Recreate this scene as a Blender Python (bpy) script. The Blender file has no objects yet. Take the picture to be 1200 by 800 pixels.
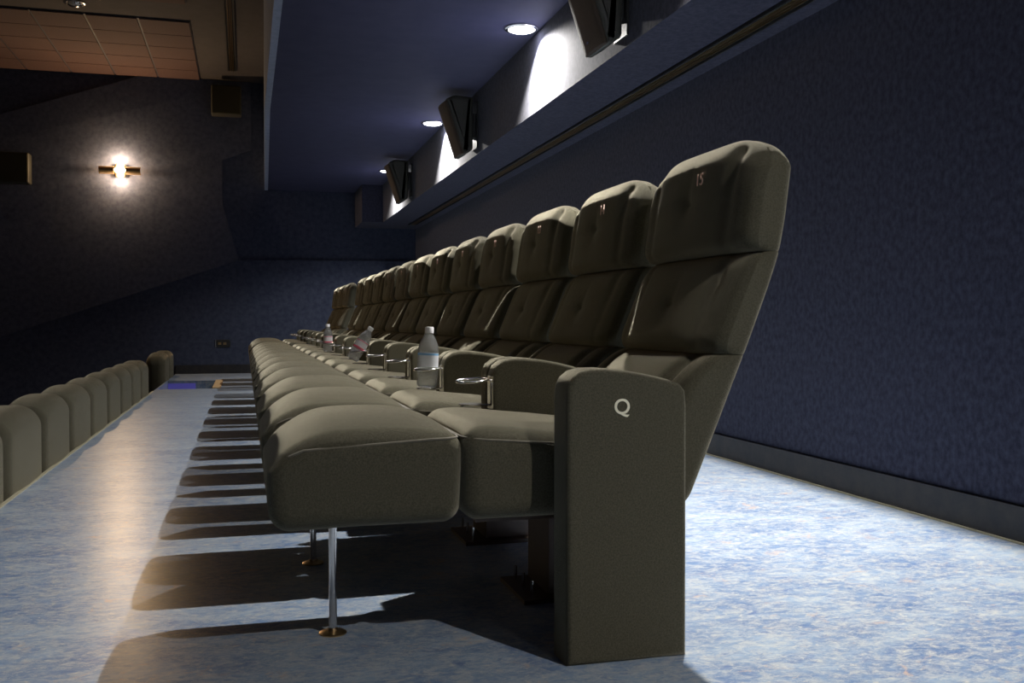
import bpy, math, random
from mathutils import Vector
random.seed(4)
SC = bpy.context.scene
COL = SC.collection
PI = math.pi

# ------------------------------------------------------------------ materials
def new_mat(name):
    m = bpy.data.materials.new(name); m.use_nodes = True
    return m, m.node_tree, m.node_tree.nodes['Principled BSDF']

def noise_mat(name, c1, c2, scale=30, rough=0.8, bump=0.0, bscale=400, stretch=(1, 1, 1), detail=5,
              metallic=0.0, sheen=0.0, sheen_tint=(1, 1, 1), spec=0.5, coat=0.0, lo=0.35, hi=0.65, srough=.45):
    m, nt, b = new_mat(name)
    tc = nt.nodes.new('ShaderNodeTexCoord'); mp = nt.nodes.new('ShaderNodeMapping')
    mp.inputs['Scale'].default_value = stretch
    n = nt.nodes.new('ShaderNodeTexNoise'); n.inputs['Scale'].default_value = scale
    n.inputs['Detail'].default_value = detail; n.inputs['Roughness'].default_value = 0.6
    r = nt.nodes.new('ShaderNodeValToRGB')
    r.color_ramp.elements[0].position = lo; r.color_ramp.elements[0].color = (*c1, 1)
    r.color_ramp.elements[1].position = hi; r.color_ramp.elements[1].color = (*c2, 1)
    nt.links.new(tc.outputs['Object'], mp.inputs['Vector']); nt.links.new(mp.outputs[0], n.inputs['Vector'])
    nt.links.new(n.outputs['Fac'], r.inputs['Fac']); nt.links.new(r.outputs[0], b.inputs['Base Color'])
    b.inputs['Roughness'].default_value = rough; b.inputs['Metallic'].default_value = metallic
    b.inputs['Specular IOR Level'].default_value = spec
    b.inputs['Sheen Weight'].default_value = sheen; b.inputs['Sheen Roughness'].default_value = srough
    b.inputs['Sheen Tint'].default_value = (*sheen_tint, 1)
    b.inputs['Coat Weight'].default_value = coat
    if bump:
        n2 = nt.nodes.new('ShaderNodeTexNoise'); n2.inputs['Scale'].default_value = bscale; n2.inputs['Detail'].default_value = 3
        bp = nt.nodes.new('ShaderNodeBump'); bp.inputs['Strength'].default_value = bump; bp.inputs['Distance'].default_value = 0.002
        nt.links.new(tc.outputs['Object'], n2.inputs['Vector'])
        nt.links.new(n2.outputs['Fac'], bp.inputs['Height']); nt.links.new(bp.outputs[0], b.inputs['Normal'])
    return m

def emit_mat(name, col, strength):
    m, nt, b = new_mat(name)
    b.inputs['Base Color'].default_value = (*col, 1)
    b.inputs['Emission Color'].default_value = (*col, 1); b.inputs['Emission Strength'].default_value = strength
    return m

def floor_mat():
    m, nt, b = new_mat('marbled_vinyl')
    tc = nt.nodes.new('ShaderNodeTexCoord')
    mp = nt.nodes.new('ShaderNodeMapping'); mp.inputs['Rotation'].default_value = (0, 0, 0.9); mp.inputs['Scale'].default_value = (1.0, 1.7, 1)
    nt.links.new(tc.outputs['Object'], mp.inputs['Vector'])
    def nz(sc, det, dist, ro=0.62):
        n = nt.nodes.new('ShaderNodeTexNoise'); n.inputs['Scale'].default_value = sc; n.inputs['Detail'].default_value = det
        n.inputs['Distortion'].default_value = dist; n.inputs['Roughness'].default_value = ro
        nt.links.new(mp.outputs[0], n.inputs['Vector']); return n
    def ramp(n, a, b_):
        r = nt.nodes.new('ShaderNodeMapRange'); r.inputs['From Min'].default_value = a; r.inputs['From Max'].default_value = b_
        nt.links.new(n.outputs['Fac'], r.inputs['Value']); return r
    def mix(f, c1, c2):
        x = nt.nodes.new('ShaderNodeMix'); x.data_type = 'RGBA'
        nt.links.new(f.outputs[0], x.inputs['Factor'])
        for s, c in ((x.inputs[6], c1), (x.inputs[7], c2)):
            if isinstance(c, tuple): s.default_value = (*c, 1)
            else: nt.links.new(c, s)
        return x.outputs[2]
    base = mix(ramp(nz(3.2, 12, .3, .78), 0.40, 0.62), (0.10, 0.18, 0.34), (0.30, 0.39, 0.50))
    base = mix(ramp(nz(22, 10, .5, .8), 0.44, 0.66), base, (0.52, 0.52, 0.49))
    base = mix(ramp(nz(11, 10, .4, .8), 0.53, 0.66), base, (0.10, 0.17, 0.34))
    base = mix(ramp(nz(7, 10, .8, .8), 0.575, 0.68), base, (0.55, 0.38, 0.27))
    base = mix(ramp(nz(40, 6, .6, .8), 0.56, 0.70), base, (0.62, 0.58, 0.46))
    nt.links.new(base, b.inputs['Base Color'])
    b.inputs['Roughness'].default_value = 0.31
    b.inputs['Specular IOR Level'].default_value = 0.28
    n2 = nz(60, 4, 0); bp = nt.nodes.new('ShaderNodeBump'); bp.inputs['Strength'].default_value = 0.05; bp.inputs['Distance'].default_value = 0.003
    nt.links.new(n2.outputs['Fac'], bp.inputs['Height']); nt.links.new(bp.outputs[0], b.inputs['Normal'])
    return m

M = dict(
    velvet=noise_mat('olive_velvet', (0.072, 0.066, 0.045), (0.116, 0.107, 0.074), 260, 0.95, 0.8, 900, sheen=.85, sheen_tint=(1, .92, .70), spec=.1, srough=.30),
    piping=noise_mat('velvet_piping', (0.15, 0.135, 0.10), (0.19, 0.17, 0.13), 60, 0.9, sheen=.3, spec=.15),
    floor=floor_mat(),
    wall=noise_mat('blue_wall_fabric', (0.026, 0.028, 0.052), (0.060, 0.062, 0.098), 40, 0.9, 0.5, 260, detail=10, sheen=.1, spec=.2, stretch=(1, 1, .8)),
    wallfar=noise_mat('far_wall_fabric', (0.042, 0.052, 0.090), (0.070, 0.082, 0.128), 16, 0.9, 0.5, 200, detail=9, sheen=.05, spec=.2),
    ceil=noise_mat('blue_painted_soffit', (0.062, 0.064, 0.120), (0.074, 0.076, 0.138), 6, 0.75, spec=.3),
    fascia=noise_mat('pale_blue_fascia', (0.36, 0.42, 0.55), (0.44, 0.50, 0.64), 20, 0.8, 0.2, 200),
    hiceil=noise_mat('plaster_ceiling', (0.060, 0.053, 0.055), (0.072, 0.063, 0.065), 8, 0.9),
    tile=noise_mat('ceiling_tile', (0.085, 0.046, 0.042), (0.105, 0.058, 0.052), 60, 0.9, .2, 300),
    tee=noise_mat('ceiling_tile_grid', (0.05, 0.045, 0.06), (0.06, 0.055, 0.07), 60, 0.7),
    base=noise_mat('dark_baseboard', (0.020, 0.021, 0.026), (0.038, 0.034, 0.033), 14, 0.55, spec=.4),
    trimline=noise_mat('pale_sealant', (0.35, 0.32, 0.22), (0.45, 0.42, 0.3), 40, 0.6),
    black=noise_mat('black_plastic', (0.018, 0.018, 0.018), (0.028, 0.027, 0.025), 80, 0.5, .2, 500),
    grille=noise_mat('speaker_grille_cloth', (0.045, 0.030, 0.020), (0.062, 0.042, 0.028), 200, 0.8, .5, 900),
    cab=noise_mat('speaker_cabinet', (0.040, 0.040, 0.032), (0.055, 0.054, 0.044), 100, 0.55, .3, 600),
    olive=noise_mat('olive_speaker_cloth', (0.030, 0.026, 0.010), (0.040, 0.034, 0.013), 200, 0.8, .5, 900),
    chrome=noise_mat('chrome', (0.75, 0.73, 0.70), (0.8, 0.78, 0.75), 10, 0.14, metallic=1),
    brass=noise_mat('brass', (0.55, 0.38, 0.18), (0.65, 0.46, 0.24), 20, 0.3, metallic=1),
    brown=noise_mat('brown_enamel', (0.060, 0.036, 0.026), (0.075, 0.046, 0.032), 20, 0.45),
    wood=noise_mat('wood_nosing', (0.45, 0.30, 0.15), (0.58, 0.42, 0.24), 12, 0.5, stretch=(6, 1, 1)),
    number=noise_mat('embroidery_copper', (0.95, 0.62, 0.50), (0.98, 0.70, 0.58), 300, 0.7),
    letter=noise_mat('embroidery_cream', (0.85, 0.80, 0.60), (0.95, 0.90, 0.70), 300, 0.7),
    cap=noise_mat('white_cap', (0.85, 0.86, 0.88), (0.9, 0.9, 0.92), 50, 0.4),
    lens=emit_mat('lit_lens', (0.95, 0.97, 1.0), 18.0),
    bulb=emit_mat('lit_halogen', (1.0, 0.72, 0.38), 40.0),
    steplight=emit_mat('step_light_violet', (0.22, 0.20, .9), .08),
)

def label_mat(name, bands):
    """printed bottle label: horizontal bands of ink by height (object coordinates)"""
    m, nt, b = new_mat(name)
    tc = nt.nodes.new('ShaderNodeTexCoord'); sx = nt.nodes.new('ShaderNodeSeparateXYZ')
    mr = nt.nodes.new('ShaderNodeMapRange'); mr.inputs['From Min'].default_value = 0.0; mr.inputs['From Max'].default_value = 0.21
    r = nt.nodes.new('ShaderNodeValToRGB'); r.color_ramp.interpolation = 'CONSTANT'
    nt.links.new(tc.outputs['Object'], sx.inputs[0]); nt.links.new(sx.outputs['Z'], mr.inputs['Value'])
    nt.links.new(mr.outputs[0], r.inputs['Fac']); nt.links.new(r.outputs[0], b.inputs['Base Color'])
    e = r.color_ramp.elements
    e[0].position = 0; e[0].color = (*bands[0][1], 1); e[1].position = bands[1][0] / .21; e[1].color = (*bands[1][1], 1)
    for z, c in bands[2:]:
        x = e.new(z / .21); x.color = (*c, 1)
    b.inputs['Roughness'].default_value = 0.6; b.inputs['Transmission Weight'].default_value = .45; b.inputs['IOR'].default_value = 1.1
    return m
M['label_blue'] = label_mat('label_white_blue', [(0, (.9, .92, .95)), (.108, (.25, .55, .85)), (.114, (.75, .85, .95))])
M['label_red'] = label_mat('label_white_red', [(0, (.9, .88, .9)), (.068, (.8, .12, .2)), (.076, (.92, .9, .92)), (.108, (.85, .3, .4)), (.114, (.9, .9, .92))])
def pet():
    m, nt, b = new_mat('clear_bottle_plastic')
    b.inputs['Base Color'].default_value = (.96, .98, 1, 1); b.inputs['Roughness'].default_value = 0.05
    b.inputs['IOR'].default_value = 1.33; b.inputs['Transmission Weight'].default_value = .94
    n = nt.nodes.new('ShaderNodeTexNoise'); n.inputs['Scale'].default_value = 40
    bp = nt.nodes.new('ShaderNodeBump'); bp.inputs['Strength'].default_value = .3; bp.inputs['Distance'].default_value = .003
    nt.links.new(n.outputs['Fac'], bp.inputs['Height']); nt.links.new(bp.outputs[0], b.inputs['Normal'])
    return m
M['pet'] = pet()

# ------------------------------------------------------------------ mesh helpers
class MB:
    def __init__(s): s.v = []; s.f = []
    def add(s, v, f):
        o = len(s.v); s.v += [tuple(p) for p in v]; s.f += [tuple(i + o for i in q) for q in f]; return s
    def box(s, x0, x1, y0, y1, z0, z1):
        v = [(x, y, z) for x in (x0, x1) for y in (y0, y1) for z in (z0, z1)]
        return s.add(v, [(0, 1, 3, 2), (4, 6, 7, 5), (0, 4, 5, 1), (2, 3, 7, 6), (0, 2, 6, 4), (1, 5, 7, 3)])
    def quad(s, *p): return s.add(p, [tuple(range(len(p)))])
    def tube(s, path, r, n=10, closed=False, cap=True):
        P = [Vector(p) for p in path]; m = len(P); rings = []
        up = None
        for i in range(m):
            a = P[(i - 1) % m] if (closed or i > 0) else P[i]
            b = P[(i + 1) % m] if (closed or i < m - 1) else P[i]
            t = (b - a).normalized()
            if up is None:
                up = t.orthogonal().normalized()
            u = (up - t * up.dot(t)).normalized(); w = t.cross(u); up = u
            rr = r[i] if isinstance(r, (list, tuple)) else r
            rings.append([P[i] + (u * math.cos(k * 2 * PI / n) + w * math.sin(k * 2 * PI / n)) * rr for k in range(n)])
        v = [p for q in rings for p in q]; f = []
        for i in range(m if closed else m - 1):
            j = (i + 1) % m
            for k in range(n):
                f.append((i * n + k, i * n + (k + 1) % n, j * n + (k + 1) % n, j * n + k))
        if cap and not closed:
            f.append(tuple(reversed(range(n)))); f.append(tuple((m - 1) * n + k for k in range(n)))
        return s.add(v, f)
    def lathe(s, prof, cx=0, cy=0, n=32):
        v = []; f = []; m = len(prof)
        for r, z in prof:
            for k in range(n):
                a = k * 2 * PI / n; v.append((cx + r * math.cos(a), cy + r * math.sin(a), z))
        for i in range(m - 1):
            for k in range(n):
                f.append((i * n + k, i * n + (k + 1) % n, (i + 1) * n + (k + 1) % n, (i + 1) * n + k))
        f.append(tuple(reversed(range(n)))); f.append(tuple((m - 1) * n + k for k in range(n)))
        return s.add(v, f)
    def mesh(s, name, mat, smooth=False, angle=None):
        me = bpy.data.meshes.new(name); me.from_pydata(s.v, [], s.f); me.update()
        me.materials.append(mat)
        if smooth:
            me.polygons.foreach_set('use_smooth', [True] * len(me.polygons))
            if angle: me.set_sharp_from_angle(angle=math.radians(angle))
        return me

def axis(h, r, n, kc=4):
    r = min(r, h)
    a = [-(h - r) - r * math.tan(PI / 4 * (1 - k / kc)) for k in range(kc)]
    a += [-(h - r) + 2 * (h - r) * k / n for k in range(n + 1)] if h > r + 1e-6 else [0]
    a += [(h - r) + r * math.tan(PI / 4 * (k + 1) / kc) for k in range(kc)]
    return a

def rbox(hx, hy, hz, r, n=(6, 6, 6), fn=None, kc=4, c=(0, 0, 0), raw=False):
    """rounded box about c; fn(x,y,z) moves every point afterwards"""
    A = [axis(hx, r, n[0], kc), axis(hy, r, n[1], kc), axis(hz, r, n[2], kc)]
    H = (hx, hy, hz); idx = {}; V = []; F = []
    def vid(i, j, k):
        if (i, j, k) in idx: return idx[(i, j, k)]
        q = [A[0][i], A[1][j], A[2][k]]; p = []; d = []
        for t in range(3):
            m = H[t] - min(r, H[t]); x = max(-m, min(m, q[t])); p.append(x); d.append(q[t] - x)
        L = math.sqrt(sum(e * e for e in d)) or 1
        w = [p[t] + d[t] / L * r + c[t] for t in range(3)]
        if fn: w = fn(*w) if not raw else fn(*w, *[q[t] + c[t] for t in range(3)])
        idx[(i, j, k)] = len(V); V.append(tuple(w)); return idx[(i, j, k)]
    N = [len(a) - 1 for a in A]
    for ax in range(3):
        b, c2 = (ax + 1) % 3, (ax + 2) % 3
        for side in (0, N[ax]):
            for u in range(N[b]):
                for v in range(N[c2]):
                    q = []
                    for du, dv in ((0, 0), (1, 0), (1, 1), (0, 1)):
                        t = [0, 0, 0]; t[ax] = side; t[b] = u + du; t[c2] = v + dv; q.append(vid(*t))
                    F.append(tuple(q) if side else tuple(reversed(q)))
    m = MB(); m.add(V, F); return m

def rounded_poly(pts, rad, n=6):
    """pts in (a,b), counter-clockwise; rad per corner"""
    out = []; m = len(pts)
    for i in range(m):
        p = Vector(pts[i]); a = Vector(pts[i - 1]) - p; b = Vector(pts[(i + 1) % m]) - p
        r = rad[i] if isinstance(rad, (list, tuple)) else rad
        if r <= 0: out.append(tuple(p)); continue
        ua, ub = a.normalized(), b.normalized(); r = min(r, a.length * .49, b.length * .49)
        p0, p1 = p + ua * r, p + ub * r
        for k in range(n + 1):
            t = k / n; q = p0 * (1 - t) ** 2 + p * 2 * t * (1 - t) + p1 * t * t; out.append((q.x, q.y))
    return out

def slab(prof, y0, y1, r, kc=4):
    """closed (x,z) profile extruded along y with edges rounded by r"""
    m = len(prof); nr = []
    for i in range(m):
        a = Vector(prof[i - 1]); p = Vector(prof[i]); b = Vector(prof[(i + 1) % m])
        t1 = (p - a).normalized(); t2 = (b - p).normalized(); t = t1 + t2
        t = t / max(.3, 1 + t1.dot(t2)); nr.append((t.y, -t.x))
    ar = sum(prof[i - 1][0] * prof[i][1] - prof[i][0] * prof[i - 1][1] for i in range(m))
    sg = 1 if ar > 0 else -1
    rings = [(y0, r * 1.5)]
    for k in range(kc, -1, -1):
        a = PI / 2 * k / kc; rings.append((y0 + r * (1 - math.sin(a)), r * (1 - math.cos(a))))
    for k in range(kc + 1):
        a = PI / 2 * k / kc; rings.append((y1 - r * (1 - math.sin(a)), r * (1 - math.cos(a))))
    rings.append((y1, r * 1.5))
    V = []; F = []
    for y, ins in rings:
        for (x, z), (nx, nz) in zip(prof, nr):
            V.append((x - sg * nx * ins, y, z - sg * nz * ins))
    for i in range(len(rings) - 1):
        for k in range(m):
            F.append((i * m + k, i * m + (k + 1) % m, (i + 1) * m + (k + 1) % m, (i + 1) * m + k))
    F.append(tuple(reversed(range(m)))); F.append(tuple((len(rings) - 1) * m + k for k in range(m)))
    b = MB(); b.add(V, F); return b

def obj(name, me, parent=None, loc=None, label=None):
    o = bpy.data.objects.new(name, me); COL.objects.link(o)
    if parent is not None: o.parent = parent
    if loc is not None: o.location = loc
    if label: o['label'] = label
    return o
def thing(name, label, cat, loc=(0, 0, 0), group=None, rot=None):
    o = bpy.data.objects.new(name, None); COL.objects.link(o); o.location = loc; o.empty_display_size = .1
    o['label'] = label; o['category'] = cat
    if group: o['group'] = group
    if rot: o.rotation_euler = rot
    return o
def struct(name, mb, mat, smooth=False):
    o = obj(name, mb.mesh(name, mat, smooth)); o['kind'] = 'structure'; return o
def copy_tree(o, parent=None):
    c = o.copy(); COL.objects.link(c); c.parent = parent
    for ch in list(o.children): copy_tree(ch, c)
    return c

# ------------------------------------------------------------------ the room
YF = 14.5; YN = -5.0; XR = 2.5; XB = 1.88; ZB = 2.14; ZC = 2.66; ZH = 4.19; XE = -.95; ZL = -.45; XL = -9.0
HX0, HX1, HY0, HY1 = -.93, -.35, 11.2, 12.72
fl = MB()
def flat(x0, x1, y0, y1, z=0): fl.quad((x0, y0, z), (x1, y0, z), (x1, y1, z), (x0, y1, z))
flat(HX1, XR, YN, YF); flat(XE, HX1, YN, HY0); flat(XE, HX1, HY1, YF); flat(XE, HX0, HY0, HY1)
struct('floor', fl, M['floor'])
pl = MB()   # riser of the platform and the step well
pl.quad((XE, YN, ZL), (XE, YN, 0), (XE, YF, 0), (XE, YF, ZL))
struct('trim_1', pl, M['base'])
st = MB()
st.box(HX0, HX1, HY0 - .02, HY0 - .001, -.45, -.002); st.box(HX0, HX1, HY1 + .001, HY1 + .02, -.45, -.002)
st.box(HX1 + .001, HX1 + .02, HY0, HY1, -.45, -.004); st.box(HX0, -.64, HY0, HY1, -.46, -.30); st.box(-.64, HX1, HY0, HY1, -.46, -.15)
st.box(HX0 - .015, HX0 - .001, HY0, HY1, -.45, -.002)
struct('floor_step_well', st, M['floor'])
lf = MB(); lf.quad((XL, YN, ZL), (XE, YN, ZL), (XE, YF, ZL), (XL, YF, ZL)); struct('floor_lower', lf, M['floor'])
e = MB(); e.box(XE - .006, XE + .012, YN, 10.9, -.01, .004); struct('trim_2', e, M['trimline'])
e = MB(); e.box(HX1 - .004, HX1 + .085, HY0, HY1 - .02, -.03, .012)
o = obj('step_nosing', e.mesh('step_nosing', M['wood'])); o['label'] = 'pale wooden nosing along the right edge of the step opening'; o['category'] = 'nosing'

e = MB(); e.box(XR, XR + .1, YN, YF, 0, ZC); struct('wall_right', e, M['wall'])
e = MB(); e.box(XL, XR + .1, YF, YF + .1, ZL, ZH + .1)
def slp(pts, t, y=YF):
    """panel standing t proud of the far wall, (x,z) outline"""
    n = len(pts); T = t if isinstance(t, (list, tuple)) else [t] * n
    v = [(x, y - q, z) for (x, z), q in zip(pts, T)] + [(x, y + .002, z) for x, z in pts]
    f = [tuple(range(n))] + [(i, (i + 1) % n, n + (i + 1) % n, n + i) for i in range(n)]
    e.add(v, f)
def sA(x): return 3.607 + .360 * (x + 2.971)
def sB(x): return 2.037 + .352 * (x + 3.197)
def sC(x): return .531 + .3505 * (x + 3.211)
xa = -.0784
slp([(XL, ZL), (-1.36, ZL), (xa, ZL), (xa, sC(xa)), (XL, max(ZL, sC(XL)))] if sC(XL) > ZL else [(-6.0, ZL), (xa, ZL), (xa, sC(xa))], .055)
slp([(XL, sC(XL)), (xa, sC(xa)), (-.29, 2.42), (-.13, sB(-.13)), (XL, sB(XL))] if sC(XL) > ZL else [(XL, ZL), (-6.0, ZL), (xa, sC(xa)), (-.30, 2.42), (-.30, sB(-.30)), (XL, sB(XL))], [.068, .068, .068, .05, .036, .036])
slp([(XL, sB(XL)), (-.30, sB(-.30)), (.1, 3.22), (.1, 4.18), (-1.38, 4.18), (XL, sA(XL))], [.036, .036, .036, .07, .07, .07])
slp([(xa, ZL), (.42, ZL), (.42, .05), (.215, .579), (xa, sC(xa))], .055)
slp([(.42, ZL), (XR, ZL), (XR, 1.66), (.40, 1.636), (xa, sC(xa)), (.215, .579), (.42, .05)], .043)
struct('wall_far', e, M['wallfar'])
e = MB(); e.box(XL, XR, YN - .1, YN, ZL, ZH); struct('wall_near', e, M['wall'])
e = MB(); e.box(XL - .1, XL, YN, YF, ZL, ZH); struct('wall_left', e, M['wallfar'])
# low ceiling block with its pale fascia, the beam along the right wall and the jog at its end
e = MB()
e.quad((.20, YN, ZC), (.20, 9, ZC), (.30, YF, ZC), (XR, YF, ZC), (XR, YN, ZC))
struct('ceiling_low', e, M['ceil'])
e = MB()
a, b_, c_ = (.17, YN), (.18, 9), (.285, YF)
for p, q in ((a, b_), (b_, c_)):
    e.quad((p[0], p[1], ZC - .01), (q[0], q[1], ZC - .01), (q[0], q[1], ZH), (p[0], p[1], ZH))
    e.quad((p[0], p[1], ZC - .01), (p[0] + .05, p[1], ZC - .01), (q[0] + .05, q[1], ZC - .01), (q[0], q[1], ZC - .01))
    e.quad((p[0] + .05, p[1], ZC - .01), (p[0] + .05, p[1], ZC + .001), (q[0] + .05, q[1], ZC + .001), (q[0] + .05, q[1], ZC - .01))
struct('ceiling_fascia', e, M['fascia'])
e = MB(); e.box(XB, XR + .01, YN, YF, ZB, ZC + .01); struct('wall_right_beam', e, M['wall'])
e = MB(); e.box(1.59, XB, 13.6, YF, ZB, ZC + .01); struct('wall_right_beam_end', e, M['wall'])
e = MB(); e.quad((XL, YN, ZH), (.3, YN, ZH), (.3, YF, ZH), (XL, YF, ZH)); struct('ceiling_high', e, M['hiceil'])
# acoustic tile field hung just under the high ceiling
g = MB(); tl = MB()
for y0, y1 in ((11.72, YF - .02), (4.5, 11.06)):
    g.box(-8, -.59, y0, y1, ZH - .012, ZH - .002)
    ny = round((y1 - y0) / .6); dy = (y1 - y0) / ny; x = -.595
    while x > -7.9:
        for j in range(ny):
            tl.box(x - .555 + .012, x - .006, y0 + j * dy + .008, y0 + (j + 1) * dy - .008, ZH - .022, ZH - .010)
        x -= .562
struct('ceiling_tile_grid', g, M['tee']); struct('ceiling_tiles', tl, M['tile'])
# baseboards
e = MB(); e.box(XR - .015, XR, YN, YF - .04, 0, .125); struct('baseboard_right', e, M['base'])
e = MB(); e.box(XR - .021, XR - .012, YN, YF - .04, 0, .007); struct('trim_3', e, M['trimline'])
e = MB(); e.box(XE, XR - .015, YF - .075, YF - .055, 0, .125); struct('baseboard_far', e, M['base'])

def track(name, x, y0, y1, z, label):
    t = thing(name, label, 'ceiling track', (x, (y0 + y1) / 2, z))
    L = (y1 - y0) / 2
    m = MB(); m.box(-.055, .055, -L, L, -.006, .0); m.box(-.055, -.045, -L, L, -.018, 0); m.box(.045, .055, -L, L, -.018, 0)
    obj('channel', m.mesh('channel', M['black']), t)
    for dx in (-.018, .004, .022):
        r = MB(); r.box(dx - .004, dx + .004, -L, L, -.016, -.006); obj('rail', r.mesh('rail', M['brass']), t)
track('curtain_track', 2.32, YN + 1, 13.75, ZB, 'long dark slotted track with brass rails under the beam at right')
track('ceiling_track', -.15, 7.0, 13.85, ZH, 'short dark track with brass rails on the high ceiling at upper left')

# ------------------------------------------------------------------ lamps
def light(name, kind, loc, power, col, rot=None, parent=None, profile=0, **k):
    L = bpy.data.lights.new(name, kind); L.energy = power; L.color = col
    for a_, v in k.items(): setattr(L, a_, v)
    if profile:      # photometric profile of the reflector: strongest straight down
        L.use_nodes = True; nt = L.node_tree; em = nt.nodes['Emission']
        tc = nt.nodes.new('ShaderNodeTexCoord'); sp = nt.nodes.new('ShaderNodeSeparateXYZ')
        ab = nt.nodes.new('ShaderNodeMath'); ab.operation = 'ABSOLUTE'; pw = nt.nodes.new('ShaderNodeMath'); pw.operation = 'POWER'; pw.inputs[1].default_value = profile
        nt.links.new(tc.outputs['Normal'], sp.inputs[0]); nt.links.new(sp.outputs['Z'], ab.inputs[0]); nt.links.new(ab.outputs[0], pw.inputs[0]); nt.links.new(pw.outputs[0], em.inputs['Strength'])
    o = bpy.data.objects.new(name, L); COL.objects.link(o); o.location = loc
    if rot: o.rotation_euler = rot
    if parent is not None: o.parent = parent
    return o
LAMPX = 1.755
dl = {-3.2: 'lit round downlight furthest behind the camera', -.1: 'lit round downlight above the near end of the aisle',
      3.4: 'lit round downlight above the near armchairs, just out of view',
      6.1: 'largest lit round downlight in the blue soffit, beside the top speaker',
      9.2: 'lit round downlight half behind the middle speaker on the beam',
      12.25: 'smallest lit round downlight, by the far speaker on the beam'}
ring = MB()
pr = [(.088, 0), (.112, -.002), (.112, -.009), (.104, -.013), (.088, -.013)]
n = 40
for i in range(len(pr)):
    pass
V = []; F = []
for i, (r, z) in enumerate(pr):
    for k in range(n): V.append((r * math.cos(k * 2 * PI / n), r * math.sin(k * 2 * PI / n), z))
for i in range(len(pr)):
    j = (i + 1) % len(pr)
    for k in range(n): F.append((i * n + k, i * n + (k + 1) % n, j * n + (k + 1) % n, j * n + k))
ring.add(V, F); ring_me = ring.mesh('trim_ring', M['chrome'], True, 40)
lensm = MB(); lensm.lathe([(.088, -.002), (.088, -.010), (.07, -.020), (.03, -.025)], n=40); lens_me = lensm.mesh('lens', M['lens'], True, 40)
for y, lab in dl.items():
    t = thing('downlight', lab, 'downlight', (LAMPX, y, ZC), 'downlights in the low ceiling')
    obj('trim_ring', ring_me, t); obj('lens', lens_me, t)
    light('downlight_beam', 'SPOT', (0, 0, -.03), {-.1: 330, 12.25: 480}.get(y, 760), (1, .965, .91), (-.26 if 3 < y < 12 else 0, 0, 0), t, (1.3 if y == -.1 else 2.2), spot_size=math.radians(138), spot_blend=.30, shadow_soft_size=.022)
# unlit downlight on the high ceiling
t = thing('downlight', 'unlit chrome downlight on the high ceiling at the top left', 'downlight', (-1.755, 11.38, ZH))
obj('trim_ring', ring_me, t)
m = MB(); m.lathe([(.088, -.002), (.07, -.03), (.045, -.045), (.02, -.05)], n=32); obj('reflector', m.mesh('reflector', M['chrome'], True, 50), t)

def sconce(x, z, lab):
    t = thing('wall_sconce', lab, 'wall lamp', (x, YF - .052, z), 'wall sconces')
    m = slab(rounded_poly([(-.06, -.09), (.06, -.09), (.06, .09), (-.06, .09)], .015), -.012 - .045, -.045 + .004, .003)
    obj('back_plate', m.mesh('back_plate', M['brass'], True, 40), t)
    for s in (-1, 1):   # brass housings either side of the bulb: half shells, open above and below
        m = MB(); pts = []
        for k in range(9):
            a = PI * k / 8; pts.append((-.05 - .10 * math.sin(a), .055 * math.cos(a)))
        x0, x1 = (.075, .27) if s > 0 else (-.27, -.075)
        V = []; F = []
        for xx in (x0, x1):
            for yy, zz in pts: V.append((xx, yy, zz))
            for yy, zz in pts: V.append((xx, yy + .006, zz * .93))
        for k in range(8):
            F += [(k, k + 1, 18 + k + 1, 18 + k), (9 + k + 1, 9 + k, 27 + k, 27 + k + 1), (k, 9 + k, 9 + k + 1, k + 1), (18 + k, 18 + k + 1, 27 + k + 1, 27 + k)]
        m.add(V, F); obj('housing', m.mesh('housing', M['brass'], True, 45), t)
    m = MB(); m.tube([(-.07, -.09, 0), (-.055, -.09, 0), (.055, -.09, 0), (.07, -.09, 0)], [.012, .030, .030, .012], 16)
    obj('bulb', m.mesh('bulb', M['bulb'], True), t)
    for dz in (-.075, .075):
        light('sconce_glow', 'POINT', (0, -.085, dz), 48, (1, .66, .36), None, t, shadow_soft_size=.03)
sconce(-1.655, 2.84, 'brass wall sconce glowing warm white on the far wall')
sconce(-6.4, 2.84, 'brass wall sconce further left on the far wall, out of view')

m = MB(); m.box(HX0 + .003, HX0 + .33, HY1 - .012, HY1 - .001, -.13, -.03)
o = obj('step_light', m.mesh('step_light', M['steplight'])); o['label'] = 'violet step light glowing inside the step opening in the floor'; o['category'] = 'step light'

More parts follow.
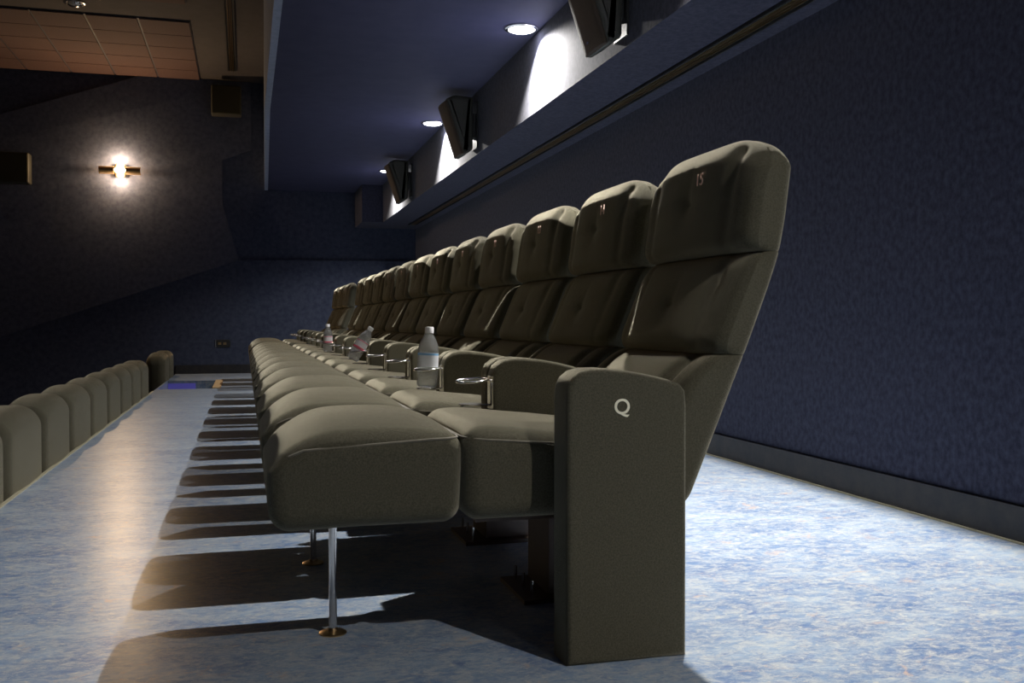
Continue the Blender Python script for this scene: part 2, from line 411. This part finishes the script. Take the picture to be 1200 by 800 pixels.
# ------------------------------------------------------------------ loudspeakers
def beam_speaker(y, lab):
    t = thing('loudspeaker', lab, 'loudspeaker', (XB, y, 2.38), 'tilted loudspeakers on the beam')
    # side outline in (x,z): x away from the beam is negative
    prof = rounded_poly([(-.055, -.215), (-.055, .215), (-.215, .225), (-.285, .185), (-.135, -.265)], [.02, .02, .03, .02, .02], 5)
    m = slab(prof, -.15, .15, .028); obj('cabinet', m.mesh('cabinet', M['cab'], True, 45), t)
    # grille: bowed face over the sloping front
    p0 = Vector((-.285, .180)); p1 = Vector((-.137, -.262)); d = (p1 - p0); L = d.length; d.normalize(); nn = Vector((-abs(d.y), -abs(d.x))); nn.normalize()
    def fn(a, b, c):   # a along slope, b across, c out
        bow = .022 * math.cos(PI / 2 * min(1, abs(b) / .14)) ** .7 if abs(b) < .14 else 0
        q = p0 + d * (a + L / 2) + nn * (c + (bow if c > 0 else 0)); return (q.x, b, q.y)
    m = rbox(L / 2 - .008, .140, .010, .009, (10, 14, 1), fn, 3); obj('grille', m.mesh('grille', M['grille'], True, 60), t)
    m = MB(); q = p0 + d * (L - .055) + nn * .034; m.box(q.x - .004, q.x + .006, -.012, .012, q.y - .006, q.y + .006)
    obj('badge', m.mesh('badge', M['chrome']), t)
    m = MB(); m.box(-.058, -.012, -.05, .05, -.10, .10); m.box(-.013, 0, -.09, .09, -.19, .19)
    obj('wall_mount', m.mesh('wall_mount', M['black']), t)
beam_speaker(4.66, 'largest black loudspeaker, tilted on the beam, cut by the top edge')
beam_speaker(7.93, 'middle black loudspeaker tilted on the blue beam')
beam_speaker(11.2, 'smallest black loudspeaker at the far end of the beam')
def wall_speaker(x, z, lab):
    t = thing('surround_speaker', lab, 'loudspeaker', (x, YF - .078, z), 'square speakers on the far wall')
    m = rbox(.205, .10, .205, .02, (2, 2, 2), None, 3, (0, -.12, 0)); obj('cabinet', m.mesh('cabinet', M['cab'], True, 60), t)
    m = rbox(.195, .012, .195, .010, (2, 1, 2), None, 3, (0, -.222, 0)); obj('grille', m.mesh('grille', M['olive'], True, 60), t)
    m = MB(); m.box(-.06, .06, -.03, 0, -.06, .06); obj('wall_mount', m.mesh('wall_mount', M['black']), t)
wall_speaker(-.235, 3.86, 'square olive loudspeaker high on the far wall beside the fascia')
wall_speaker(-2.98, 2.80, 'square olive loudspeaker on the far wall at the left edge')

# wall socket
t = thing('wall_socket', 'small dark double socket plate low on the far wall', 'socket', (-.30, YF - .055, .43))
m = slab(rounded_poly([(-.10, -.055), (.10, -.055), (.10, .055), (-.10, .055)], .03), -.012, 0, .004); obj('plate', m.mesh('plate', M['black'], True, 40), t)
for dx in (-.05, .02):
    m = MB(); m.box(dx - .02, dx + .022, -.016, -.010, -.018, .018); obj('outlet', m.mesh('outlet', M['brass']), t)
m = MB(); m.box(-.108, -.100, -.014, 0, -.055, .055); obj('bezel', m.mesh('bezel', M['chrome']), t)

# ------------------------------------------------------------------ row Q armchairs
P = .69; Y0 = 1.965; HC = P / 2
def interp(pts, z):
    if z <= pts[0][0]: a, b = pts[0], pts[1]
    elif z >= pts[-1][0]: a, b = pts[-2], pts[-1]
    else:
        for a, b in zip(pts, pts[1:]):
            if a[0] <= z <= b[0]: break
    return a[1] + (b[1] - a[1]) * (z - a[0]) / (b[0] - a[0])
REAR = [(.30, .965), (.33, .976), (.50, 1.048), (.695, 1.128), (.82, 1.177), (.90, 1.205), (.98, 1.221), (1.06, 1.231), (1.17, 1.238)]
def rear(z): return (interp(REAR, z - .02) + interp(REAR, z) + interp(REAR, z + .02)) / 3
HB = .312   # half width of the back
def sstep(a, b, x):
    x = max(0, min(1, (x - a) / (b - a))); return x * x * (3 - 2 * x)
def arcpts(cx, cy, r, a0, a1, n):
    return [(cx + r * math.cos(a0 + (a1 - a0) * k / n), cy + r * math.sin(a0 + (a1 - a0) * k / n)) for k in range(n + 1)]
def outline():
    """cross-section of the back, (t from rear 0..1 of .1 m, y)"""
    T, rf, rr = .1, .026, .020; L = []
    L += arcpts(T - rf, HB - rf, rf, 0, PI / 2, 8)                                   # front, +y corner
    L += [(T - rf - (T - rf - rr) * k / 10, HB) for k in range(1, 10)]
    L += arcpts(rr, HB - rr, rr, PI / 2, PI, 6)
    L += [(0, HB - rr - (2 * HB - 2 * rr) * k / 12) for k in range(1, 12)]
    L += arcpts(rr, -HB + rr, rr, PI, 1.5 * PI, 6)
    L += [(rr + (T - rf - rr) * k / 10, -HB) for k in range(1, 10)]
    L += arcpts(T - rf, -HB + rf, rf, -PI / 2, 0, 8)
    L += [(T, -HB + rf + (2 * HB - 2 * rf) * k / 56) for k in range(1, 56)]
    return L
OUT = outline()
def pad(z0, z1, tz, ends=('seam', 'seam'), button=None, groove=.016, crown=.012, back=.022, round_top=0, Rf=.036, Rs=.02, rows=34):
    """one upholstered segment of the back. ends: 'seam' = tucked at the front only, 'round' = closed rounded end"""
    V = []; F = []; n = len(OUT); hz = (z1 - z0) / 2; zc = (z0 + z1) / 2
    zs = [zc - hz * math.cos(PI * k / rows) for k in range(rows + 1)]
    zs = [z0 + .0006 if k == 0 else (z1 - .0006 if k == rows else z) for k, z in enumerate(zs)]
    for z in zs:
        for (tt, yy) in OUT:
            q = tt / .1; it = ir = iy = 0; zz = z
            for e, kind in ((z - z0, ends[0]), (z1 - z, ends[1])):
                if kind == 'seam':
                    Rw = Rf * (1 + .6 * sstep(.20, .30, abs(yy)))
                    p = (1 - math.sqrt(max(0, 1 - (1 - min(1, e / Rw)) ** 2)))
                    it += p * Rf * .9; iy += p * Rs * sstep(.18, .62, q)
                    g = math.exp(-(e / .004) ** 2) * .0025 * (1 - sstep(.18, .62, q)); iy += g
                else:
                    Rw = .05; p = (1 - math.sqrt(max(0, 1 - (1 - min(1, e / Rw)) ** 2)))
                    it += p * .030; ir += p * .034; iy += p * .050
            th = tz(z)
            t = q * th - it * sstep(.3, .9, q) + ir * (1 - q)
            y = yy * (1 - iy / HB)
            v = (z - zc) / hz; a = abs(y)
            if round_top and v > 0: zz -= round_top * sstep(-.1, 1, v) * (max(0, a - .12) / .19) ** 2.3
            fr = sstep(.5, .95, q)
            d = crown * (1 - min(1, a / .215) ** 2.4) * (1 - .7 * abs(v) ** 4) if a < .215 else 0
            g = math.exp(-((a - .218) / .022) ** 2) * groove * (.25 + .75 * sstep(-.2, 1, v)) * (1 - (.85 * sstep(.80, .99, v) if ends[1] == 'round' else 0)); d -= g
            if a > .215: d -= back * ((a - .215) / .09) ** 1.6
            if button:
                r = math.hypot(y - button[0], z - button[1]); ang = math.atan2(z - button[1], y - button[0])
                d -= .006 * math.exp(-(r / .012) ** 2) + .013 * math.exp(-(r / .045) ** 1.4)
                d -= .006 * (abs(math.cos(ang + .05)) ** 60) * math.exp(-r / .08) * min(1, r / .012)
                d -= .005 * (max(0, math.cos(ang - 1.9)) ** 50) * math.exp(-r / .06) * min(1, r / .012)
            V.append((rear(z) - t - d * fr, y, zz))
    for i in range(rows):
        for k in range(n):
            F.append((i * n + k, i * n + (k + 1) % n, (i + 1) * n + (k + 1) % n, (i + 1) * n + k))
    top = rows
    if ends[1] == 'round':          # close the top with rings that shrink towards its middle line
        base = V[rows * n:(rows + 1) * n]; xs = [p[0] for p in base]; xm = (min(xs) + max(xs)) / 2
        for f in (.75, .5, .25, .03):
            V += [(xm + (x - xm) * f, y * (1 - .05 * (1 - f)), z + .0035 * (1 - f * f)) for x, y, z in base]; top += 1
        for i in range(rows, top):
            for k in range(n): F.append((i * n + k, i * n + (k + 1) % n, (i + 1) * n + (k + 1) % n, (i + 1) * n + k))
    F.append(tuple(reversed(range(n)))); F.append(tuple(top * n + k for k in range(n)))
    m = MB(); m.add(V, F); return m
Th = lambda z: interp([(.88, .100), (.93, .109), (1.06, .110), (1.13, .104), (1.17, .09)], z)
Tm = lambda z: interp([(.64, .094), (.70, .099), (.80, .097), (.90, .090)], z)
Tl = lambda z: interp([(.31, .15), (.50, .155), (.60, .140), (.66, .105)], z)

def build_meshes():
    me = {}
    me['headrest'] = pad(.905, 1.186, Th, ('seam', 'round'), (0.0, 1.045), groove=.016, crown=.015, back=.020, round_top=.055).mesh('headrest', M['velvet'], True, 75)
    me['backrest'] = pad(.664, .905, Tm, ('seam', 'seam'), (0.0, .785), groove=.008, crown=.014, back=.020).mesh('backrest', M['velvet'], True, 75)
    me['lumbar_cushion'] = pad(.303, .664, Tl, ('round', 'seam'), None, groove=.026, crown=.016, back=.018).mesh('lumbar_cushion', M['velvet'], True, 75)
    # seat cushion: x .455 -> .96 , y +-.265, z .30 -> .49
    def seat(x, y, z):
        u, w = x / .26, y / .265
        if z > .02:
            k = min(1, (z - .02) / .06)
            z += k * (.026 * max(0, 1 - w ** 4) * max(0, 1 - (u) ** 6) + .006 * math.exp(-((u + .8) / .3) ** 2) - .010 * max(0, u))
            z -= k * .040 * (u + 1) / 2
            z += k * .0025 * math.sin(9 * x + 14 * y) * math.exp(-((u + .55) / .35) ** 2)
        y *= 1 + .012 * (1 - min(1, abs(z) / .1) ** 2)
        return (x + .716, y, z + .398)
    me['seat_cushion'] = rbox(.26, .262, .098, .045, (18, 18, 5), seat, 6).mesh('seat_cushion', M['velvet'], True)
    def front(x, y, z):
        u, w = x / .206, y / .246
        # roll the front edge over
        if z > 0:
            k = min(1, z / .08)
            z += k * (.044 * max(0, 1 - abs(w) ** 2.6) * max(0, 1 - abs(u + .05) ** 3.2) - .014 * max(0, -u) ** 2 - .040 * max(0, (-u - .30) / .70) ** 2.2 - .006 * max(0, u) ** 3)
        else:
            z -= .010 * max(0, 1 - w ** 4) * max(0, -u - .2) * min(1, -z / .08)
        x -= .010 * (1 - min(1, abs(z) / .1) ** 2) * max(0, -u) - .006 * z / .09 * max(0, u)
        y *= 1 + .016 * (1 - min(1, abs(z) / .1) ** 2)
        return (x + .258, y, z * (1.06 if z < 0 else 1) + .398)
    me['front_cushion'] = rbox(.206, .246, .096, .040, (18, 20, 6), front, 6, (0, 0, 0)).mesh('front_cushion', M['velvet'], True)
    # piping seams round the cushions' top edges
    for nm, (cx, hx, zc2, rr) in {'front': (.258, .206, .398 + .083, .04), 'seat': (.716, .26, .398 + .080, .045)}.items():
        hy = (.246 if nm == 'front' else .262) - .005; hx -= .006; path = []
        pts = [(-hx, -hy), (hx, -hy), (hx, hy), (-hx, hy)]
        for (x, y) in rounded_poly(pts, .06, 8):
            u = x / (hx + .006)
            dz = -.012 * max(0, -u) ** 2 - .038 * max(0, (-u - .30) / .70) ** 2.2 if nm == 'front' else -.040 * (u + 1) / 2 + .004
            path.append((x + cx, y, zc2 + dz + .003))
        m = MB(); m.tube(path, .0028, 6, closed=True); me[nm + '_piping'] = m.mesh('piping', M['piping'], True)
    # arm, in (x,z)
    def armprof(z0):
        top = [(.940, .555), (.937, .588), (.925, .603), (.895, .614), (.85, .625), (.80, .634), (.75, .6385), (.715, .638), (.69, .632), (.672, .618), (.663, .598), (.661, .57)]
        return [(.661, z0), (.941, z0)] + top
    me['arm_side_panel'] = slab(armprof(.28), -HC + .003, -HC + .079, .011).mesh('armrest', M['velvet'], True, 70)
    me['arm_far'] = slab(armprof(.28), HC - .079, HC - .003, .011).mesh('armrest', M['velvet'], True, 70)
    me['end_panel'] = slab(armprof(0.0), -HC - .020, -HC + .079, .011).mesh('end_panel', M['velvet'], True, 70)
    # leg: chrome tube with brass foot plate
    m = MB(); m.tube([(.198, 0, .004), (.198, 0, .300)], .0095, 20); me['leg'] = m.mesh('front_leg', M['chrome'], True, 50)
    m = MB(); m.lathe([(.032, .0), (.033, .003), (.026, .006), (.013, .008), (.011, .014)], .198, 0, 28); me['foot'] = m.mesh('foot_plate', M['brass'], True, 50)
    # pedestal under the pair of arms
    m = MB(); m.box(.78, .95, HC - .21, HC - .012, 0.012, .285); m.box(.64, .96, HC - .055, HC - .035, .20, .279)
    me['pedestal'] = m.mesh('pedestal', M['brown'])
    m = MB(); m.box(.70, 1.0, HC - .25, HC - .003, 0, .012); me['base_plate'] = m.mesh('base_plate', M['brown'])
    me['bolts'] = []
    for bx, by in ((.735, HC - .20), (.735, HC - .12), (.735, HC - .04)):
        m = MB(); m.tube([(bx, by, .012), (bx, by, .05)], .0045, 8); me['bolts'].append(m.mesh('bolt', M['chrome'], True, 40))
    m = MB(); m.box(.50, .90, -.20, .20, .288, .306); m.box(.12, .50, -.03, .03, .286, .304); me['under'] = m.mesh('seat_frame', M['brown'])
    # cup holder in front of the pair of arms: ring, drop rod, lower tray
    cx, cy, rr = .607, HC - .048, .043
    cupz = lambda a: .580 + .002 * math.sin(a * PI / 14) - .003 * (1 - math.cos(a * PI / 14))
    m = MB(); m.tube([(cx + rr * math.cos(a * PI / 14), cy + rr * math.sin(a * PI / 14), cupz(a)) for a in range(28)], .0036, 8, closed=True)
    me['ring'] = m.mesh('cup_ring', M['chrome'], True)
    m = MB(); m.tube([(cx + rr, cy - .03, .578), (.656, cy - .03, .578), (.657, cy - .03, .572), (.657, cy - .03, .516), (.654, cy - .03, .511), (cx + .02, cy - .02, .510)], .003, 8)
    m.box(.6525, .6615, cy - .025, cy + .005, .50, .59)
    me['rod'] = m.mesh('holder_bracket', M['chrome'], True, 40)
    m = MB(); m.lathe([(.036, .506), (.038, .508), (.038, .511), (.036, .513)], cx, cy, 28); me['tray'] = m.mesh('cup_tray', M['chrome'], True, 40)
    return me
ME = build_meshes()

def text_mesh(name, body, size, depth, mat, bold=.0):
    cu = bpy.data.curves.new(name, 'FONT'); cu.body = body; cu.size = size; cu.extrude = depth; cu.offset = bold
    cu.align_x = 'CENTER'; cu.align_y = 'CENTER'; cu.resolution_u = 6
    o = bpy.data.objects.new(name, cu); COL.objects.link(o)
    dg = bpy.context.evaluated_depsgraph_get(); dg.update()
    me = bpy.data.meshes.new_from_object(o.evaluated_get(dg)); me.name = name
    me.materials.clear(); me.materials.append(mat)
    bpy.data.objects.remove(o); return me

NAMES = ['headrest', 'backrest', 'lumbar_cushion']
def make_chair():
    t = thing('cinema_armchair', 'x', 'armchair')
    for k in NAMES: obj(k, ME[k], t)
    s = obj('seat_cushion', ME['seat_cushion'], t); obj('piping', ME['seat_piping'], s)
    s = obj('front_cushion', ME['front_cushion'], t); obj('piping', ME['front_piping'], s)
    obj('armrest', ME['arm_side_panel'], t); obj('armrest', ME['arm_far'], t)
    s = obj('front_leg', ME['leg'], t, label='chrome tube leg on a round brass foot plate'); obj('foot_plate', ME['foot'], s)
    s = obj('pedestal', ME['pedestal'], t, label='brown painted metal pedestal'); obj('base_plate', ME['base_plate'], s)
    for b in ME['bolts']: obj('bolt', b, s)
    obj('seat_frame', ME['under'], t)
    s = obj('cup_holder', ME['rod'], t, label='chrome wire cup holder'); obj('cup_ring', ME['ring'], s); obj('cup_tray', ME['tray'], s)
    return t
ORD = ['nearest the camera', 'second from the near end', 'third from the near end', 'fourth from the near end', 'fifth from the near end', 'sixth from the near end',
       'seventh from the near end', 'eighth from the near end', 'ninth from the near end', 'tenth from the near end', 'eleventh from the near end', 'twelfth, last before the gap']
proto = make_chair()
def number(t, n):
    me = text_mesh('seat_number', str(n), .043, .0008, M['number'], .0002)
    o = obj('seat_number', me, t)
    z = 1.098; x = rear(z) - Th(z) - .0165
    o.location = (x, -.078, z); o.rotation_euler = (PI / 2 - .06, 0, -PI / 2); o['label'] = 'copper embroidered seat number'
chairs = []
for i in range(12):
    t = proto if i == 0 else copy_tree(proto)
    t.location = (0, Y0 + HC + i * P, 0); chairs.append(t)
    t['label'] = ('olive velvet cinema armchair numbered %d, %s' % (15 - i, ORD[i])); t['group'] = 'olive armchairs of row Q before the gap'
for i in range(3):
    t = copy_tree(proto); t.location = (0, 10.93 + HC + i * P, 0); chairs.append(t)
    t['label'] = 'olive velvet armchair beyond the gap in row Q, ' + ['nearest of the three', 'middle of the three', 'furthest, by the far wall'][i]
    t['group'] = 'olive armchairs of row Q beyond the gap'
nums = list(range(15, 3, -1)) + [3, 2, 1]
for t, n_ in zip(chairs, nums): number(t, n_)
# the near end armchair gets the tall end panel with its row letter
t0 = chairs[0]
for ch in list(t0.children):
    if ch.name.startswith('armrest') and ch.data == ME['arm_side_panel']:
        ch.data = ME['end_panel']; ch.name = 'end_panel'; ch['label'] = 'tall end panel reaching the floor, with the row letter'
        me = text_mesh('row_letter', 'Q', .047, .0008, M['letter'], .0005)
        o = obj('row_letter', me, ch); o.location = (.786, -HC - .0205, .555); o.rotation_euler = (PI / 2, 0, 0); o['label'] = 'cream embroidered letter'
        break
# no cup holder beyond the far end of each group
for t in (chairs[11], chairs[14]):
    pass

# ------------------------------------------------------------------ water bottles in the cup holders
def bottle(loc, rot, lab, lmat, s=1.0):
    t = thing('water_bottle', lab, 'bottle', loc, 'water bottles in the cup holders', rot)
    prof = [(.020, .002), (.029, .0), (.0325, .006), (.0335, .014), (.0325, .024), (.0320, .030), (.0335, .036), (.0335, .060), (.0325, .066), (.0325, .116), (.0335, .121),
            (.0325, .132), (.029, .147), (.023, .163), (.016, .176), (.0135, .182), (.0130, .190), (.0130, .194)]
    prof = prof + [(r - .0012, z) for r, z in reversed(prof[1:])] + [(.018, .0035)]
    m = MB(); m.lathe(prof, n=40); obj('bottle_body', m.mesh('bottle_body', M['pet'], True, 50), t).scale = (s, s, 1)
    m = MB()
    n = 40; V = []; F = []
    for r, z in ((.0334, .068), (.0334, .116), (.0327, .116), (.0327, .068)):
        for k in range(n): V.append((r * math.cos(k * 2 * PI / n), r * math.sin(k * 2 * PI / n), z))
    for i in range(4):
        j = (i + 1) % 4
        for k in range(n): F.append((i * n + k, i * n + (k + 1) % n, j * n + (k + 1) % n, j * n + k))
    m.add(V, F); obj('paper_label', m.mesh('paper_label', lmat, True, 50), t, label='printed paper label').scale = (s, s, 1)
    m = MB(); m.lathe([(.0125, .184), (.0155, .185), (.0155, .203), (.0140, .206), (.006, .2065)], n=28)
    obj('screw_cap', m.mesh('screw_cap', M['cap'], True, 40), t, label='white screw cap')
cyb = lambda k: Y0 + k * P - .048
bottle((.607, cyb(2), .5165), (0, .05, .3), 'clear water bottle with white and blue label, nearest of the three', M['label_blue'], 1.08)
bottle((.570, cyb(5), .5345), (0, .56, .1), 'clear water bottle with red and white label leaning to the right', M['label_red'], 1.08)
bottle((.607, cyb(8), .5165), (0, .0, .9), 'small upright water bottle with red and white label, furthest away', M['label_red'], 1.05)

# ------------------------------------------------------------------ chairs of the next row down, seen from behind
def front_meshes():
    me = {}
    def bk(x, y, z):
        x -= -.018 * max(0, 1 - (y / .36) ** 2) * (1 if x > 0 else 0)
        if z > 0: z -= .075 * (abs(y) / .376) ** 2.6 * sstep(.05, .36, z)
        return (x, y, z)
    me['backrest'] = rbox(.11, .376, .36, .085, (3, 16, 12), bk, 6).mesh('backrest', M['velvet'], True)
    me['seat'] = rbox(.25, .29, .08, .04, (6, 6, 2), None, 4).mesh('seat_cushion', M['velvet'], True)
    me['arm'] = rbox(.25, .035, .16, .03, (6, 2, 6), None, 4).mesh('armrest', M['velvet'], True)
    m = MB(); m.box(-.14, .14, -.22, .22, 0, .22); m.box(-.2, .2, -.26, .26, 0, .015); me['ped'] = m.mesh('pedestal', M['brown'])
    return me
FM = front_meshes()
def lower_chair():
    t = thing('cinema_armchair', 'x', 'armchair')
    obj('backrest', FM['backrest'], t, (0, 0, .445)); obj('seat_cushion', FM['seat'], t, (-.34, 0, .30))
    for s in (-1, 1): obj('armrest', FM['arm'], t, (-.33, s * .335, .36))
    obj('pedestal', FM['ped'], t, (-.28, 0, 0))
    return t
lp = lower_chair(); PF = .775
for i in range(9):
    t = lp if i == 0 else copy_tree(lp)
    t.location = (XE - .125, 4.45 - PF / 2 + i * PF, ZL)
    t['label'] = 'olive chair back in the lower row, ' + ['cut by the left edge of the photo', 'second from the left edge', 'third from the left edge', 'fourth from the left edge', 'fifth from the left edge',
                 'sixth from the left edge', 'seventh from the left edge', 'eighth from the left edge', 'ninth, last before the step opening'][i]
    t['group'] = 'chair backs of the lower row before the step opening'
for i in range(2):
    t = copy_tree(lp); t.location = (XE - .115, 12.95 + i * PF, ZL)
    t['label'] = 'olive chair back of the lower row beyond the step opening, ' + ['nearer', 'by the far wall'][i]
    t['group'] = 'chair backs of the lower row beyond the step opening'

# ------------------------------------------------------------------ world, camera, colour
w = bpy.data.worlds.new('world'); SC.world = w; w.use_nodes = True
w.node_tree.nodes['Background'].inputs[0].default_value = (.5, .6, 1, 1); w.node_tree.nodes['Background'].inputs[1].default_value = .002
cd = bpy.data.cameras.new('camera'); cam = bpy.data.objects.new('camera', cd); COL.objects.link(cam); SC.camera = cam
F_ = 1130.0
cd.sensor_fit = 'HORIZONTAL'; cd.sensor_width = 36; cd.lens = F_ * 36 / 1200; cd.clip_start = .05; cd.clip_end = 60
cam.location = (0, 0, .74)
cam.rotation_euler = (PI / 2 - math.atan(23 / F_), 0, -math.atan(313 / F_))
vs = SC.view_settings
SC.display_settings.display_device = 'sRGB'
vs.view_transform = 'Standard'; vs.look = 'None'; vs.exposure = 0.0; vs.gamma = 1.0; vs.use_curve_mapping = False
SC.cycles.use_denoising = True
SC.cycles.max_bounces = 10; SC.cycles.diffuse_bounces = 6; SC.cycles.sample_clamp_indirect = 6.0
